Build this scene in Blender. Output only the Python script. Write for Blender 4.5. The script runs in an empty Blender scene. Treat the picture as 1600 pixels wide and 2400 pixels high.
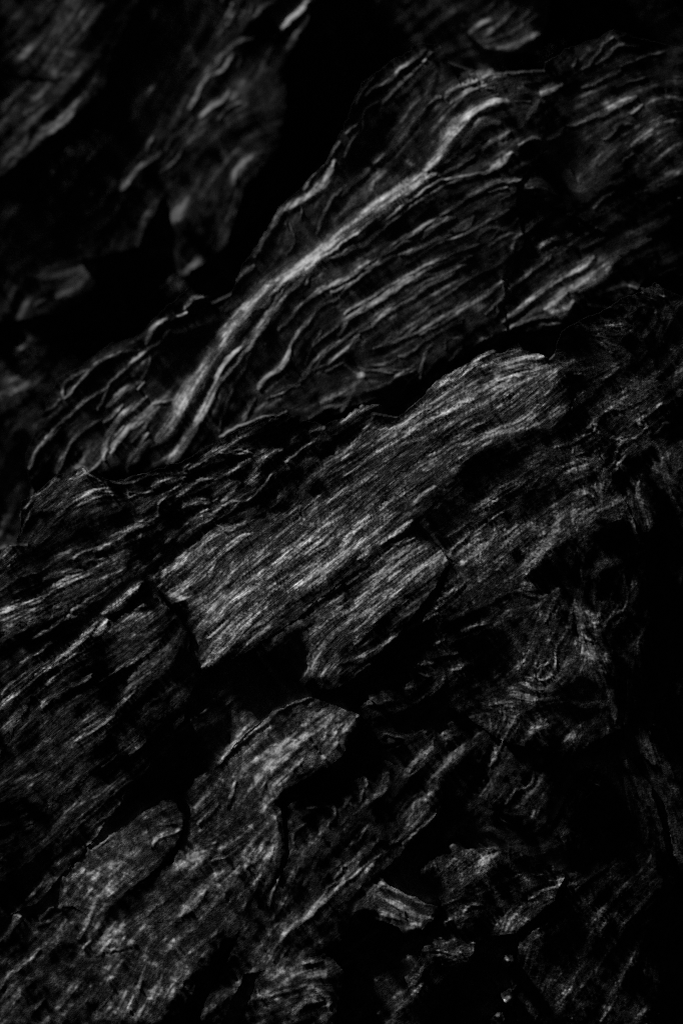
import bpy, math, time
import numpy as np

# ================================================================ camera, sky, sun
SC = bpy.context.scene
COL = SC.collection
PITCH = math.radians(35)
F_PX = 1600 * 85 / 24.0             # focal length in survey units
D0 = 5.0                             # metres from the camera to the sharp slab
MPP = D0 / F_PX
CAM = np.array([0.0, 0.0, 3.2])
RIGHT = np.array([1.0, 0, 0])
UP = np.array([0, math.sin(PITCH), math.cos(PITCH)])
BACK = -np.array([0, math.cos(PITCH), -math.sin(PITCH)])

cd = bpy.data.cameras.new('camera')
cam = bpy.data.objects.new('camera', cd); COL.objects.link(cam)
cam.location = CAM
cam.rotation_euler = (math.pi / 2 - PITCH, 0, 0)
cd.sensor_fit = 'HORIZONTAL'; cd.sensor_width = 24; cd.lens = 85
cd.clip_start = .05; cd.clip_end = 200
cd.dof.use_dof = True; cd.dof.focus_distance = 5.0; cd.dof.aperture_fstop = 1.3
SC.camera = cam

SXY, SZ = .99, .04
LDIR = np.array([.60, .80])          # survey direction the light travels in
_s = RIGHT * (-LDIR[0] * SXY) + UP * (LDIR[1] * SXY) + BACK * SZ
_s = _s / np.linalg.norm(_s)
sl = bpy.data.lights.new('sun', 'SUN'); sl.energy = 5.0; sl.angle = math.radians(5); sl.color = (1, 1, 1)
sun = bpy.data.objects.new('sun', sl); COL.objects.link(sun)
from mathutils import Vector
sun.rotation_euler = Vector(_s).to_track_quat('Z', 'Y').to_euler()
sun.location = Vector(_s) * 10 + Vector((0, 4, 2))
print('sun', _s, 'elev', math.degrees(math.asin(_s[2])))

W = bpy.data.worlds.new('World'); SC.world = W; W.use_nodes = True
nt = W.node_tree; nt.nodes.clear()
sky = nt.nodes.new('ShaderNodeTexSky'); sky.sky_type = 'NISHITA'; sky.sun_disc = False
sky.sun_elevation = math.asin(_s[2]); sky.sun_rotation = math.atan2(_s[0], _s[1])
bw = nt.nodes.new('ShaderNodeRGBToBW')
bg = nt.nodes.new('ShaderNodeBackground'); bg.inputs[1].default_value = .0025
wo = nt.nodes.new('ShaderNodeOutputWorld')
nt.links.new(sky.outputs[0], bw.inputs[0]); nt.links.new(bw.outputs[0], bg.inputs[0]); nt.links.new(bg.outputs[0], wo.inputs[0])
vs = SC.view_settings
SC.display_settings.display_device = 'sRGB'
vs.view_transform = 'Standard'; vs.look = 'None'; vs.exposure = -0.12; vs.gamma = 1.0; vs.use_curve_mapping = False
SC.cycles.use_denoising = False      # keep the grain of the rock
SC.cycles.filter_width = 1.0

GRAIN = .82
ALB_LO, ALB_HI = .035, .30
KL = .53
BLK = .05
HPI = 400.0
KCREST = .0
GAP = .0
KREG = .005
NIT = 4
MICRO = .06
TGAIN = .82
HS = .28
KREG4 = .03

STROKES = """
#T 0 0
16 45 260,5 215,60 175,110
10 30 300,0 320,40
50 48 465,20 420,70 380,130
20 30 370,140 310,200 250,290 225,335
45 45 560,180 530,220 505,275
14 35 800,25 740,90
25 28 700,70 640,130 605,190
30 38 85,215 30,255 0,280
50 38 130,375 80,410 20,460 0,480
30 48 60,450 30,490 0,520
30 34 450,330 400,400 330,490 260,550 200,590
26 44 420,400 350,480 310,545 220,610
35 34 130,610 90,670 30,720 0,760
26 88 1160,165 1080,195 1030,240 990,300 940,360 905,420 870,500
14 55 1000,255 950,320 920,370
18 62 1060,245 1030,310 970,350
14 55 1100,240 1095,300
20 48 1250,215 1215,270 1195,300
20 75 1050,420 1020,460 960,490 920,540
18 65 1110,465 1040,495 1000,545
24 60 880,545 830,600 780,640 760,680
30 52 940,590 890,630 850,670
26 84 740,690 690,730 640,765 600,820 570,870
14 60 850,650 800,730 740,790
12 50 700,625 680,660 670,690
40 44 1010,670 1030,730 990,790 970,830 920,910
16 50 1210,690 1150,720 1090,770 1070,820
20 34 1240,600 1160,625 1060,670
20 42 1080,880 1060,960 1040,1010
14 34 975,1070 950,1130
50 30 490,1005 430,1040 370,1090
14 28 550,945 520,1000
14 28 530,1060 515,1150
16 55 1290,850 1220,920 1180,990 1110,1050
36 125 1530,740 1500,830 1460,870 1400,910 1330,945 1280,980 1250,1040
20 95 1555,650 1500,730 1440,800 1395,870
30 75 1250,1040 1200,1110 1175,1170
12 50 1330,1020 1350,1100 1310,1165
10 50 1390,950 1370,1060
18 88 1568,860 1530,900 1505,950 1480,1010 1460,1070
40 125 1415,0 1375,50 1335,80 1295,125
20 60 1270,0 1210,30 1170,75
20 50 1160,20 1150,60
14 38 1480,500 1430,550
20 24 1060,20 1040,80
24 22 860,0 840,80
20 20 830,480 810,560
#T 800 0
30 92 760,10 770,50 720,80 640,110 590,150
22 100 800,30 750,90 700,130 660,165
24 85 880,10 850,60 800,110
20 76 640,190 720,170 780,150 830,110
36 108 900,150 850,175 800,205 720,215
20 60 910,60 850,100
24 50 600,150 640,200 680,215
16 60 700,0 670,50
30 82 970,240 930,275 905,290
36 108 415,235 380,275
20 78 390,225 330,270 270,310 250,350
22 78 370,300 310,340 270,390 220,430 190,470
16 50 250,350 190,380 130,410 110,440
16 46 150,350 100,400 70,470
20 40 160,130 120,170 100,210
14 80 170,460 110,500 80,550 20,605
18 78 100,530 90,590 40,650 10,720
40 112 450,440 390,470 340,540 280,610 220,680 150,750
30 70 150,750 90,810 30,860 0,890
40 45 150,830 110,900 60,940
30 98 620,365 560,385 500,410 475,440
26 84 620,400 560,430 510,490
36 66 640,390 700,400
14 64 640,355 700,325 780,330 840,320
60 150 760,465 700,470 640,490 590,520 550,570 510,620 460,680 420,730 380,780
20 110 720,430 660,460 600,490
60 84 540,530 490,580 460,640
50 78 720,560 650,560 600,610 560,670
30 58 770,600 700,640 650,690
20 66 790,460 860,460
20 72 920,370 830,380
40 90 1010,390 960,405 910,430
40 54 900,460 870,510 850,540
30 80 1270,320 1210,350 1160,380 1110,400
16 58 1390,350 1310,370 1260,390
22 78 1370,210 1280,200 1230,240 1170,290
20 68 1240,170 1200,200 1150,280 1100,320
30 60 1075,270 1060,300
14 54 1480,230 1400,250 1340,280 1270,300
34 94 1350,445 1290,470 1220,510 1170,530 1110,550 1040,580
24 74 1380,480 1330,520
24 70 1330,570 1270,570 1240,610 1200,640
20 58 1020,590 1000,620 950,640
60 76 1520,550 1440,560 1400,610 1340,660
14 100 1470,530 1410,560
14 58 1568,500 1500,520
20 48 1490,400 1500,440 1568,450
16 60 1340,700 1290,740
14 45 1190,700 1150,740
12 45 1160,670 1130,710
14 45 1280,55 1240,60
18 45 1190,45 1130,60 1070,100
14 30 1560,30 1500,50 1440,100
14 100 910,640 860,640 820,660
36 122 780,700 740,740 680,785
14 92 680,785 600,815 530,830 470,855 400,890 340,930 270,980 200,1030 150,1090 100,1125
16 105 610,710 560,740 510,775 440,810
60 172 420,800 330,850 270,895 200,930 130,970 60,1020 0,1070
16 135 300,915 220,955 130,1015 60,1065 0,1110
50 66 300,740 340,780 320,840
30 90 820,820 770,825 700,840 640,870 580,910
16 80 580,910 520,950 450,980
20 88 760,858 680,880
20 58 790,880 730,920
34 80 520,1000 460,1010 410,1050 370,1090
36 84 610,1000 570,1040 510,1060
30 70 500,1075 430,1100 360,1130 280,1170
24 60 740,1050 660,1050 620,1090
16 50 780,1060 720,1100 680,1130
20 60 810,1000 740,1060
18 74 960,970 900,1010 840,1060 790,1090 780,1140
26 94 1070,965 1010,1000 970,1030
30 84 1060,1070 1000,1090 940,1110 910,1135
14 64 1170,1040 1100,1090 1020,1140
30 58 1020,885 1035,915 1050,945
12 26 970,810 1010,860
14 72 1250,880 1200,910 1160,950
14 60 1100,945 1040,955
30 54 1420,1090 1340,1130 1260,1170
40 50 1200,1090 1100,1140
14 32 1400,870 1350,885
12 70 380,1040 300,1090 240,1140 190,1170
10 60 880,858 850,856
12 60 720,1020 715,1025
20 30 600,200 500,240
10 70 1550,905 1540,907
#T 0 600
60 78 430,60 330,130 260,180
40 42 420,40 300,80 180,90
24 65 205,200 165,220
60 28 60,150 30,250
30 24 370,390 340,410
30 20 130,440 90,470
20 32 90,605 30,630 0,650
24 165 930,185 890,185 860,215 850,245
26 175 860,262 820,278
30 140 765,295 720,315 690,350 675,395
26 78 1170,40 1120,80 1070,120
22 75 1130,180 1080,215 1030,260
14 55 1170,120 1150,160
16 45 1030,140 1000,190
20 118 780,340 740,380 690,420 630,465 600,490
14 88 600,490 540,540 500,590 480,650 455,700
16 80 690,470 680,520 650,560
14 145 665,575 630,610
30 54 1060,270 960,300 860,330 790,350
16 75 550,440 490,470 420,510 370,560 320,620 290,650
14 66 400,510 330,550 290,590 285,640
16 42 650,425 590,435 540,440
18 125 490,610 430,640 380,670 330,720 270,770 210,840 170,890 150,940 135,980
14 58 280,655 230,690 180,720
14 84 470,745 410,780 360,820 320,870 290,940 260,1000
30 118 650,570 590,600 540,640 500,690
26 108 560,680 510,740 480,760
36 130 670,650 620,690 560,740 520,790 490,850 480,920
30 90 650,760 590,790 540,840 510,880
30 66 790,660 700,680
24 60 690,740 640,800 600,850
40 64 640,880 600,930 590,980
30 66 450,950 420,990
20 50 380,880 330,920
84 168 1500,-10 1440,30 1330,90 1230,140 1160,230 1090,300 1020,390 970,460 900,560 850,640 800,720
64 148 800,720 770,790 720,850
46 92 720,850 660,880 610,950
26 120 1310,140 1250,230 1200,310 1150,380 1070,450 1010,520 980,590
34 122 980,590 940,670 910,740 880,800 840,870 780,950
12 84 1568,120 1480,150 1430,180 1400,210
16 84 1350,260 1300,310 1280,340
14 78 1560,190 1490,220 1430,270 1380,340 1340,400 1330,450
28 98 1330,450 1280,520 1230,560 1185,605
14 88 1235,380 1215,410
20 68 1150,450 1110,540 1080,580 1060,640
16 54 1060,640 1030,710 1010,800
24 54 1170,650 1140,700 1120,750
14 64 1568,390 1500,430 1440,490 1400,540 1380,570
10 54 1560,310 1490,350 1430,410
20 44 1380,590 1290,600 1230,650
8 120 1010,830 1080,790 1150,760 1200,745 1260,730 1310,712
20 68 1300,715 1250,750 1170,800 1090,850 1000,890 940,930 870,980
20 58 1210,800 1120,840
14 78 1160,910 1080,900 1000,910 950,940
20 98 1240,880 1170,930 1100,960 1050,1000
56 92 1290,890 1230,900 1190,950 1170,1010 1130,1040
44 92 1480,790 1430,800
30 58 1400,790 1350,820 1320,880
12 98 1440,850 1380,890 1320,940
10 78 1250,1000 1200,1060 1130,1120 1060,1130
40 74 1100,1040 1040,1050 980,1100
50 58 940,1120 880,1130
10 135 370,968 400,1000 450,1020 480,1050 510,1095
8 110 350,1020 310,1028
10 112 262,1025 215,1065 190,1090 150,1105 120,1160
20 88 480,1060 400,1090 330,1110
16 70 380,1010 330,1040 240,1090
14 68 500,1035 600,1040 700,1000 850,995
36 78 830,1020 740,1025 700,1060
16 98 620,1100 590,1110 580,1080
40 58 780,1080 700,1120 640,1160
46 76 950,1130 840,1140
50 66 1450,930 1400,950 1390,990
30 66 150,1160 220,1120
24 74 1568,680 1480,700 1420,740
#T 800 600
30 110 120,20 80,60 0,110
20 80 240,0 180,30 110,60
12 50 60,110 0,160
12 68 130,190 60,220 20,270
20 64 330,90 260,130 190,180 100,230 40,280 0,330
22 94 520,70 430,120 350,170 270,220 200,260 140,300
18 60 600,0 500,50 400,90 310,120
16 50 610,30 540,60
50 58 80,370 40,400 0,450
22 58 150,300 80,340
20 44 520,210 440,240 360,290 280,340 240,380
24 56 560,280 480,330 400,380 340,410
36 48 720,140 640,180 560,240 480,280
30 44 770,70 740,130
16 86 960,0 900,45 840,90 780,140 730,190 690,230
12 60 715,200 710,260
28 84 1160,0 1100,50 1020,90 950,130 890,180 820,240 740,300
60 84 1270,10 1200,70 1130,120 1060,160
46 92 1060,210 1010,260 940,240
40 76 1060,140 1000,190 950,240
20 54 1000,270 900,280 820,310 760,340 700,390
16 68 690,360 640,390 590,420
40 46 920,310 1000,300
60 44 1290,310 1220,320
30 60 1440,250 1420,320 1380,370
40 58 1190,400 1240,440
36 78 1270,520 1200,560
16 68 1100,535 1070,535
40 34 1130,220 1230,230
30 46 1320,130 1380,160
24 66 1440,160 1480,180
12 36 1530,50 1460,90
30 44 1390,440 1370,480
10 120 1545,438 1538,442
14 60 1450,480 1455,470
14 48 530,370 480,390 470,430
12 38 400,430 370,500 360,560
20 44 540,420 490,490 420,560 390,600
40 96 930,460 850,470 760,470 680,500 600,490
30 108 700,430 640,460 590,510 550,560 480,580 420,600 370,630 300,710
20 118 830,545 780,550 720,570
26 108 600,650 560,680 510,710 440,730
22 88 640,620 580,630
16 118 400,700 330,740 250,780 180,800
24 105 340,790 250,850 150,910 60,970 0,1010
20 98 250,780 170,840 80,890 0,940
24 88 620,700 520,760 430,810 300,860 200,940
20 78 720,800 600,850 480,890 380,920
20 74 660,760 540,810
30 68 850,790 740,810 660,860 560,930 500,980
60 108 280,1080 200,1140
30 68 430,1060 330,1120
40 58 980,560 940,620
30 58 1050,590 1000,620
40 52 900,680 800,760
40 58 800,620 720,700
16 58 850,870 760,910
16 48 950,930 880,960 800,1010
16 42 870,1010 780,1050 700,1100
20 54 1270,690 1200,720 1150,760 1060,850
16 54 1330,840 1270,880 1230,960
26 52 1380,700 1340,760
20 48 1460,590 1400,640 1310,680
24 56 1500,720 1400,790
24 56 1130,900 1080,900
30 66 1480,1090 1460,1130
24 50 1440,1030 1470,1060
20 50 1560,970 1540,990
10 90 1030,813 1029,818
10 60 1115,587 1112,590
40 80 170,680 100,690 60,720 0,760
16 58 150,740 80,830 20,870 0,880
50 58 0,640 100,600 180,590
16 68 280,530 200,590 120,620
12 42 0,490 60,520 180,525 330,520
50 72 60,600 0,700
#T 0 1200
12 40 150,0 110,50 90,100
18 44 290,0 270,40 210,70
44 92 720,10 700,30 620,40
30 84 680,60 600,70 540,100 480,150
16 68 480,150 420,170 370,180 340,215
20 58 640,110 560,140
36 58 590,190 520,215 450,250 400,270
20 58 330,260 260,290 200,300
24 110 370,290 300,310 230,350 190,360
26 100 220,360 150,400 80,430 0,450
30 58 70,230 0,290
40 60 120,440 0,485
40 58 180,480 100,530 20,560
40 44 520,280 420,330 320,400
26 74 990,0 920,30 850,60 790,110 765,140
50 58 980,20 900,80 820,130
20 58 730,190 660,240 560,300 460,370 360,440
24 44 640,250 520,330 420,390
36 145 650,325 600,360 550,400 500,445 475,467
20 74 360,480 280,500 220,540 150,580
12 48 240,600 160,650 100,690
34 120 490,500 470,540 430,570
46 88 440,510 400,550 350,610 300,660
26 94 300,650 220,710 150,770 80,830 0,900
20 78 380,560 300,620 200,700 120,760 40,840
50 44 690,470 600,530 510,560
30 54 440,660 360,680 290,720 220,790
24 78 740,580 650,650 590,690 530,740
20 68 420,760 350,790 280,820 200,890
20 48 620,810 560,880 480,950 390,1000
16 48 720,850 620,940
60 64 110,900 60,960 20,1000
40 38 330,950 260,1000 200,1070
16 58 670,1060 600,1110
12 48 790,1060 730,1120 680,1170
10 48 880,960 820,1010
8 42 960,900 890,950
36 98 880,180 830,210 780,260 720,300
14 78 1030,90 980,110 920,160
30 88 1100,60 1020,80 950,130
24 132 1140,95 1080,130 1030,180 990,220 960,290
30 108 940,290 890,320 830,350
26 84 900,380 850,400 780,370
40 116 1568,20 1440,110 1330,190 1240,260 1180,310
34 118 1568,190 1450,270 1380,330 1320,370
30 108 1180,330 1100,380 1050,430 1000,490 960,540
34 118 1250,400 1180,460 1110,550 1050,620 980,680 930,710
20 88 1050,500 980,560 920,590
20 84 1290,260 1200,340 1120,400
30 98 1480,130 1400,190
24 90 1250,110 1150,190 1060,280
14 78 890,580 900,660
30 40 1300,490 1210,540 1130,600
14 48 1568,330 1500,380 1400,450
6 60 1340,575 1290,620 1230,700 1170,770 1100,830 1050,870
44 70 1568,400 1500,430
40 66 1450,540 1400,560
20 88 1470,600 1420,640 1410,690
40 50 1540,560 1480,640 1440,740
30 48 1060,820 1000,840 980,870
16 108 1440,855 1370,870 1300,900 1230,960 1160,1010 1080,1080 1000,1150
30 84 1568,970 1530,1000 1540,1060 1480,1130
26 78 1200,1040 1300,960 1400,890
24 70 1500,900 1420,960 1340,1030 1280,1090
24 66 1460,1000 1380,1070 1300,1150
30 50 740,330 690,400 640,430
24 44 760,440 740,460
#T 800 1200
50 108 120,20 50,90 0,160
30 90 250,0 180,60 100,130 0,230
26 108 320,40 280,70 220,110 140,160 80,210
16 88 330,115 250,155 160,220 90,280 20,330
20 90 420,170 330,230 230,300 130,370 40,430
26 110 390,240 320,300 250,370 160,440 100,510 30,570
26 70 455,180 485,205 470,235
30 80 300,400 220,440 130,520 60,600
20 64 440,470 300,530 200,600 100,650 0,690
30 56 200,330 100,400 20,470
14 88 600,80 550,130 500,170
14 50 740,60 680,110 600,140
20 58 940,95 900,110
12 42 820,100 770,140
30 48 930,190 880,240 840,290
10 90 718,269 708,272
20 48 560,320 500,360 440,420
50 52 900,350 840,350
30 44 720,440 660,490 560,540
24 58 470,580 420,610
36 72 420,700 350,690 310,720 320,750
24 74 350,740 400,760
16 50 540,650 450,660 380,680
14 60 470,740 450,790 350,870
16 50 130,690 80,730 30,800
36 58 230,870 120,880
44 82 70,930 40,970 0,1010
16 54 740,740 660,780 600,800
20 54 600,670 600,700
40 42 1280,220 1200,240 1150,300
36 42 1300,400 1230,480
30 88 1130,460 1165,485 1170,500
24 70 1100,530 1130,580
14 44 1290,280 1310,360 1300,440
8 84 1040,530 1000,600 985,660 980,720
14 150 888,750 893,760
14 70 850,790 900,840
20 58 950,690 900,720
30 48 1250,820 1240,880 1260,950
40 46 1190,870 1090,890
36 74 740,1040 710,1100 690,1150
36 52 520,1030 460,1010
20 60 560,960 480,970 380,1010
10 100 325,1000 322,1002
40 34 1380,980 1400,1060 1430,1150
30 38 1480,970 1500,1040
30 40 1100,1020 1060,1120
30 50 900,1140 920,1150
30 36 1220,1060 1200,1130
14 40 1160,140 1110,200 1100,290
16 40 1340,50 1350,80
20 40 1420,680 1410,700
30 30 1560,240 1550,330
30 26 1480,830 1450,880
20 34 700,640 710,680
#T 0 1800
30 98 820,280 740,310 690,360
24 78 800,255 720,262
50 84 650,450 560,530 480,600
40 78 400,450 340,500 300,560
30 70 780,170 730,200 660,240
30 66 500,360 440,400
36 70 740,400 660,470 600,540
40 98 1000,170 940,210 910,260
20 92 1080,60 1060,130 1040,180
40 60 1230,30 1150,90 1080,180
60 96 1220,330 1180,390 1130,450
50 70 1250,360 1190,480 1130,590 1060,690 1000,760
24 90 1040,690 1000,750
20 82 1050,405 960,430
40 92 940,560 900,620 830,680
50 86 760,600 670,670
50 62 860,500 760,600
30 68 500,800 460,860
40 92 650,980 620,1050 590,1120
40 76 520,1020 470,1090
50 62 300,705 270,750
30 70 180,830 110,900 30,960 0,1010
20 60 460,750 380,830
30 66 430,640 400,700 360,780
30 68 1030,740 950,790 870,850
14 68 830,970 780,1000
14 60 850,1000 880,1040
14 60 910,990 890,1010
12 48 620,95 560,160 480,230 400,290
30 76 500,250 440,310 400,350
30 94 375,365 320,400 250,450
20 44 240,460 180,540 120,600
14 58 270,510 200,580 130,650
10 38 680,0 600,60 520,120 400,190 280,330
14 32 110,210 50,240 0,260
20 58 500,320 420,380
20 48 240,640 180,690
30 38 100,680 40,760 0,800
26 66 1568,540 1480,610 1420,680 1340,740 1280,800
14 58 1500,560 1400,690
30 68 1568,470 1540,510
14 76 1410,180 1500,170 1540,200 1520,250
24 58 1400,250 1340,300
16 38 1470,300 1400,400
30 38 1440,440 1400,520
14 42 1290,690 1200,800
36 92 1440,1010 1500,1050 1510,1100
44 98 1480,1060 1400,1080 1340,1130
24 68 1180,1020 1200,1060 1300,1030 1400,1000
50 56 1470,880 1380,900
26 46 1320,820 1260,920
30 38 1150,960 1100,1000
30 34 1250,580 1240,640
30 30 1060,1040 980,1100
30 44 730,960 700,1060 640,1150
30 44 1150,200 1200,250 1120,300
26 64 900,120 860,150
#T 800 1800
60 72 430,100 380,180 330,250 280,310
20 88 430,100 400,170
16 88 440,200 400,250 360,280
16 58 380,130 310,200 240,290
30 58 110,50 80,170
40 56 40,130 10,180
30 54 220,20 180,110 90,180
30 58 100,280 70,310
40 54 160,330 90,400 40,470 0,540
30 44 150,430 80,530 20,600
24 74 580,240 530,280 480,320
14 88 880,20 860,70 800,110 760,170
20 58 910,180 900,220
50 40 880,200 890,230
20 54 730,240 800,270
30 42 890,280 850,290
20 42 620,330 670,380
30 108 190,600 260,640 290,690
26 98 300,640 380,660
40 92 190,530 250,570 330,600
30 76 60,660 110,600 140,560
16 92 400,590 435,615
20 60 520,610 430,640
30 56 500,690 480,700
20 74 650,630 590,630 560,660
16 64 820,490 750,510 700,540
18 78 920,490 870,490
12 50 800,550 720,590
12 50 1050,500 950,520
20 58 1000,550 930,560 860,600
16 48 1000,590 900,650
14 56 1220,450 1140,510 1080,570
10 44 1050,640 980,690 900,740
24 44 760,370 770,430
14 60 930,390 830,415
30 48 680,430 620,460
20 40 560,420 500,470
14 82 390,840 450,840 520,860
20 68 330,790 290,820
40 52 600,800 540,850
26 44 760,690 740,740
20 52 180,740 100,790 20,850
30 60 50,890 10,910
26 50 250,930 180,960 130,1000
50 62 370,920 330,1000
40 58 370,1000 320,1060 250,1110
20 48 500,930 400,1030 360,1090
16 48 600,880 480,910
20 58 60,1050 0,1100
26 120 745,870 765,890
14 78 725,850 722,860
16 68 720,990 720,1040
16 78 800,1000 780,1030
46 185 700,1130 718,1140
40 78 770,1060 750,1080
30 78 670,1120 650,1130
20 48 820,1070 820,1100
24 42 1440,560 1380,630 1300,700 1270,780 1200,870 1170,940
16 40 1450,600 1400,650
30 42 1330,880 1290,960 1240,1040
30 36 1400,880 1400,990
40 42 1110,1000 1070,1050
40 44 1230,1110 1190,1160
16 50 1245,800 1235,815
60 28 850,880 830,960
60 26 1390,0 1430,90 1480,170 1515,270 1530,370 1568,430
10 60 1390,530 1400,538
16 30 1340,330 1290,370
20 34 1150,320 1160,340
#T F
42 172 975,400 930,438 860,482 800,525 745,568
38 170 800,525 745,568 700,600 640,640 590,690
48 160 640,645 590,690 540,745 500,800 460,860 425,920
40 150 460,860 425,920 395,970 365,1010
14 120 760,575 690,640 640,700 590,770 545,830
16 120 545,830 500,880 480,920 450,980 430,1020 395,1064
8 88 1180,350 1110,395 1000,420 900,490 860,540 790,585 740,592 700,650
10 80 845,600 790,640 730,670 690,700 650,740
8 70 1000,500 900,560 850,620 760,670
8 74 1100,560 1000,600 900,650 830,700 780,760
8 60 1080,590 960,660 850,730 760,800 720,850
8 66 1160,640 1060,700 960,760 860,800
8 58 1170,480 1080,530 1000,560 930,610
8 50 1150,600 1060,650 950,730 880,790
#T Z 600 500 .3827
34 165 660,0 560,80 480,160 400,230 300,290 180,360 70,440 0,510
24 150 770,0 640,90 520,190 420,260
26 160 200,400 120,470 50,540 0,590
12 110 440,270 540,235 640,180 700,160 780,90 880,10
14 90 700,160 680,190 600,220 500,265
26 110 700,290 640,330 560,380 490,420 450,440
12 90 450,440 380,460 340,500 300,540
14 78 640,380 580,430 520,490 470,535
12 84 410,560 350,610 300,690 240,720
14 90 240,600 180,650 140,715
16 92 280,690 240,750 200,830 150,930 90,1000 10,1065
14 70 850,260 780,290 700,340
12 72 780,260 700,290
14 60 950,160 870,190 800,230
30 82 1200,20 1120,60 1050,100 1020,150
14 62 1030,70 960,110 880,180 790,230
30 86 1330,30 1260,70 1180,110
22 84 1180,120 1080,160 990,200 920,235 870,250
24 62 1460,80 1380,120 1350,150
14 56 1540,70 1480,110 1430,170
14 52 1310,190 1200,230 1120,270 1040,320 980,370
26 66 1300,260 1200,280 1100,320 1000,380 900,430
20 92 1300,310 1200,340 1100,410 1010,480 930,530 850,570 780,610 720,660
24 74 900,430 820,490 740,540 680,570
14 80 700,510 640,540 580,580 545,620
16 82 720,560 640,600 580,650 540,700 490,740
12 60 700,660 640,700 600,740
28 92 630,730 580,780 540,840 490,880 450,910
14 72 520,770 450,800 400,850 360,900 320,970
8 52 400,700 350,780 320,850 300,930
10 64 500,680 420,730 370,770 340,800
30 48 1440,480 1340,540 1240,600 1130,680
14 50 1200,550 1100,600 1000,670 930,730 860,790
26 66 1260,660 1160,710 1060,770 960,830 880,880
16 56 1200,640 1100,690 1000,740
24 50 860,890 780,930 700,920
12 84 1568,470 1500,520 1450,570 1400,620
10 56 1470,560 1480,600 1450,650
24 44 1560,350 1500,440 1520,480
10 48 1250,800 1240,860 1180,910
10 56 1090,810 1040,850 1010,920 990,980
12 60 1440,740 1360,780 1280,840 1220,880 1150,960 1060,1050
12 84 1420,800 1340,830
12 88 530,915 480,935 430,965
10 66 440,925 340,960 280,1020 60,1140
44 66 600,960 650,1010 560,1070 480,1120 400,1160
16 72 950,965 880,990 820,1030 740,1060
14 50 600,940 700,960 830,975
10 44 980,990 920,1040 900,1080
30 46 130,1080 60,1130
20 76 110,20 100,60 60,110
16 54 180,60 190,80
10 60 430,0 400,60 380,120
8 40 250,60 220,160 180,260
20 50 40,120 20,200
#T Z 0 1000 .3827
22 95 370,0 300,70 240,130 200,200 175,255
20 70 530,10 460,60 420,120 370,200 330,280
36 100 760,0 690,60 640,130 640,200
24 92 780,30 720,100 680,160
36 98 900,40 850,110 800,190 780,250
30 110 1060,0 1000,70 930,120
28 60 620,200 580,260
36 124 1180,10 1130,80 1080,150 1030,225
26 62 520,280 480,350 400,400 320,440
20 88 650,330 590,370 540,410 460,450 380,500
30 66 560,340 620,330 640,380 680,410
8 100 470,300 500,240 560,290 650,345
22 60 360,330 290,380 220,420 150,500
12 70 210,480 170,550 140,600
26 74 390,510 350,550 300,600
10 54 130,520 110,620 95,720
8 70 730,335 860,290 960,290 1090,280
16 74 960,310 1040,320 1120,310
14 62 770,400 860,405 940,390
24 68 1000,400 930,470 860,540 790,580
14 80 1120,330 1040,400 980,460 960,540 930,580
14 84 1560,40 1480,70 1400,120 1320,170 1240,210 1150,240 1120,270
12 66 1560,160 1480,180 1400,160
10 70 1530,200 1440,240 1380,290 1320,320
20 76 1310,310 1230,330 1160,370 1090,420
22 66 1280,440 1200,440 1120,480
20 78 1480,330 1400,350 1350,390 1300,450
30 60 1450,370 1400,420 1350,450
24 90 1568,250 1540,300 1500,340
14 90 870,570 780,640 700,680 620,740 570,770
26 70 900,600 800,640 720,690
14 66 620,740 540,750 480,770 450,810
20 60 800,750 720,770 640,800 540,815 500,850
30 50 700,800 620,840 550,890
16 90 560,900 480,930 400,960 330,1000 250,1020
24 96 330,1000 240,1060 150,1090 60,1130 0,1150
30 82 120,1060 50,1080 0,1110
22 62 500,880 400,890 300,900 260,940
20 56 500,980 420,1040 300,1090 180,1140
30 44 130,770 60,830 0,870
12 54 310,840 240,880 140,910 60,960 0,1000
10 96 1568,370 1480,430 1380,470 1270,510 1180,570 1080,640 1015,700
24 62 1340,500 1240,570 1150,640 1080,700
12 66 1480,460 1400,510 1320,580
10 60 1300,590 1200,650 1120,710
24 64 970,770 900,850 800,920 700,980
20 58 880,880 760,950 640,1030 520,1090 440,1130
28 120 880,945 820,990 760,1040 700,1090 630,1145
20 110 1180,750 1130,800 1080,850 1000,890 950,930
14 90 1380,630 1300,660 1230,730
10 80 1568,560 1450,610 1330,600
20 118 1568,640 1470,680 1390,730 1330,790
16 80 1240,770 1180,820 1080,900 1020,980
22 84 1300,840 1250,900 1180,960
24 60 940,1020 980,1060
#T Z 0 1500 .3827
12 88 500,20 420,70 330,110 250,150 170,200 90,250 0,330
16 110 470,80 390,130 310,170 240,220 160,270 80,320 0,390
10 66 310,0 250,70 190,100 130,135
20 48 600,60 520,90 460,140
30 44 440,150 360,210
24 62 560,210 480,250 430,280 360,330 300,370 260,405
12 60 900,80 830,120
18 84 830,120 770,160 710,200
12 72 700,205 650,230 605,258
20 52 830,290 780,340 700,410 620,450 540,510
22 56 700,460 620,520 540,580 460,620
18 50 960,350 890,390 820,450
12 46 1060,220 980,290
30 68 150,410 90,450 50,500
24 52 150,480 60,560
30 40 440,470 380,540 300,600 220,680
20 40 310,460 240,540
24 38 400,700 300,780 180,860
10 48 740,690 680,740 620,780
18 58 890,620 830,670 790,700
12 62 1060,620 1000,690 930,750 870,810 800,860
12 44 800,860 720,920 640,1000 540,1080 440,1160
14 50 1190,480 1120,550 1060,590
8 50 1270,420 1190,480
14 58 830,905 770,960 700,1020
16 54 760,1050 700,1110
20 70 680,1110 620,1160
12 40 170,1050 90,1090 0,1130
20 36 400,860 340,920
16 40 520,760 440,840
14 80 1190,30 1190,100
20 60 1420,260 1330,290 1300,330 1340,370
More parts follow.
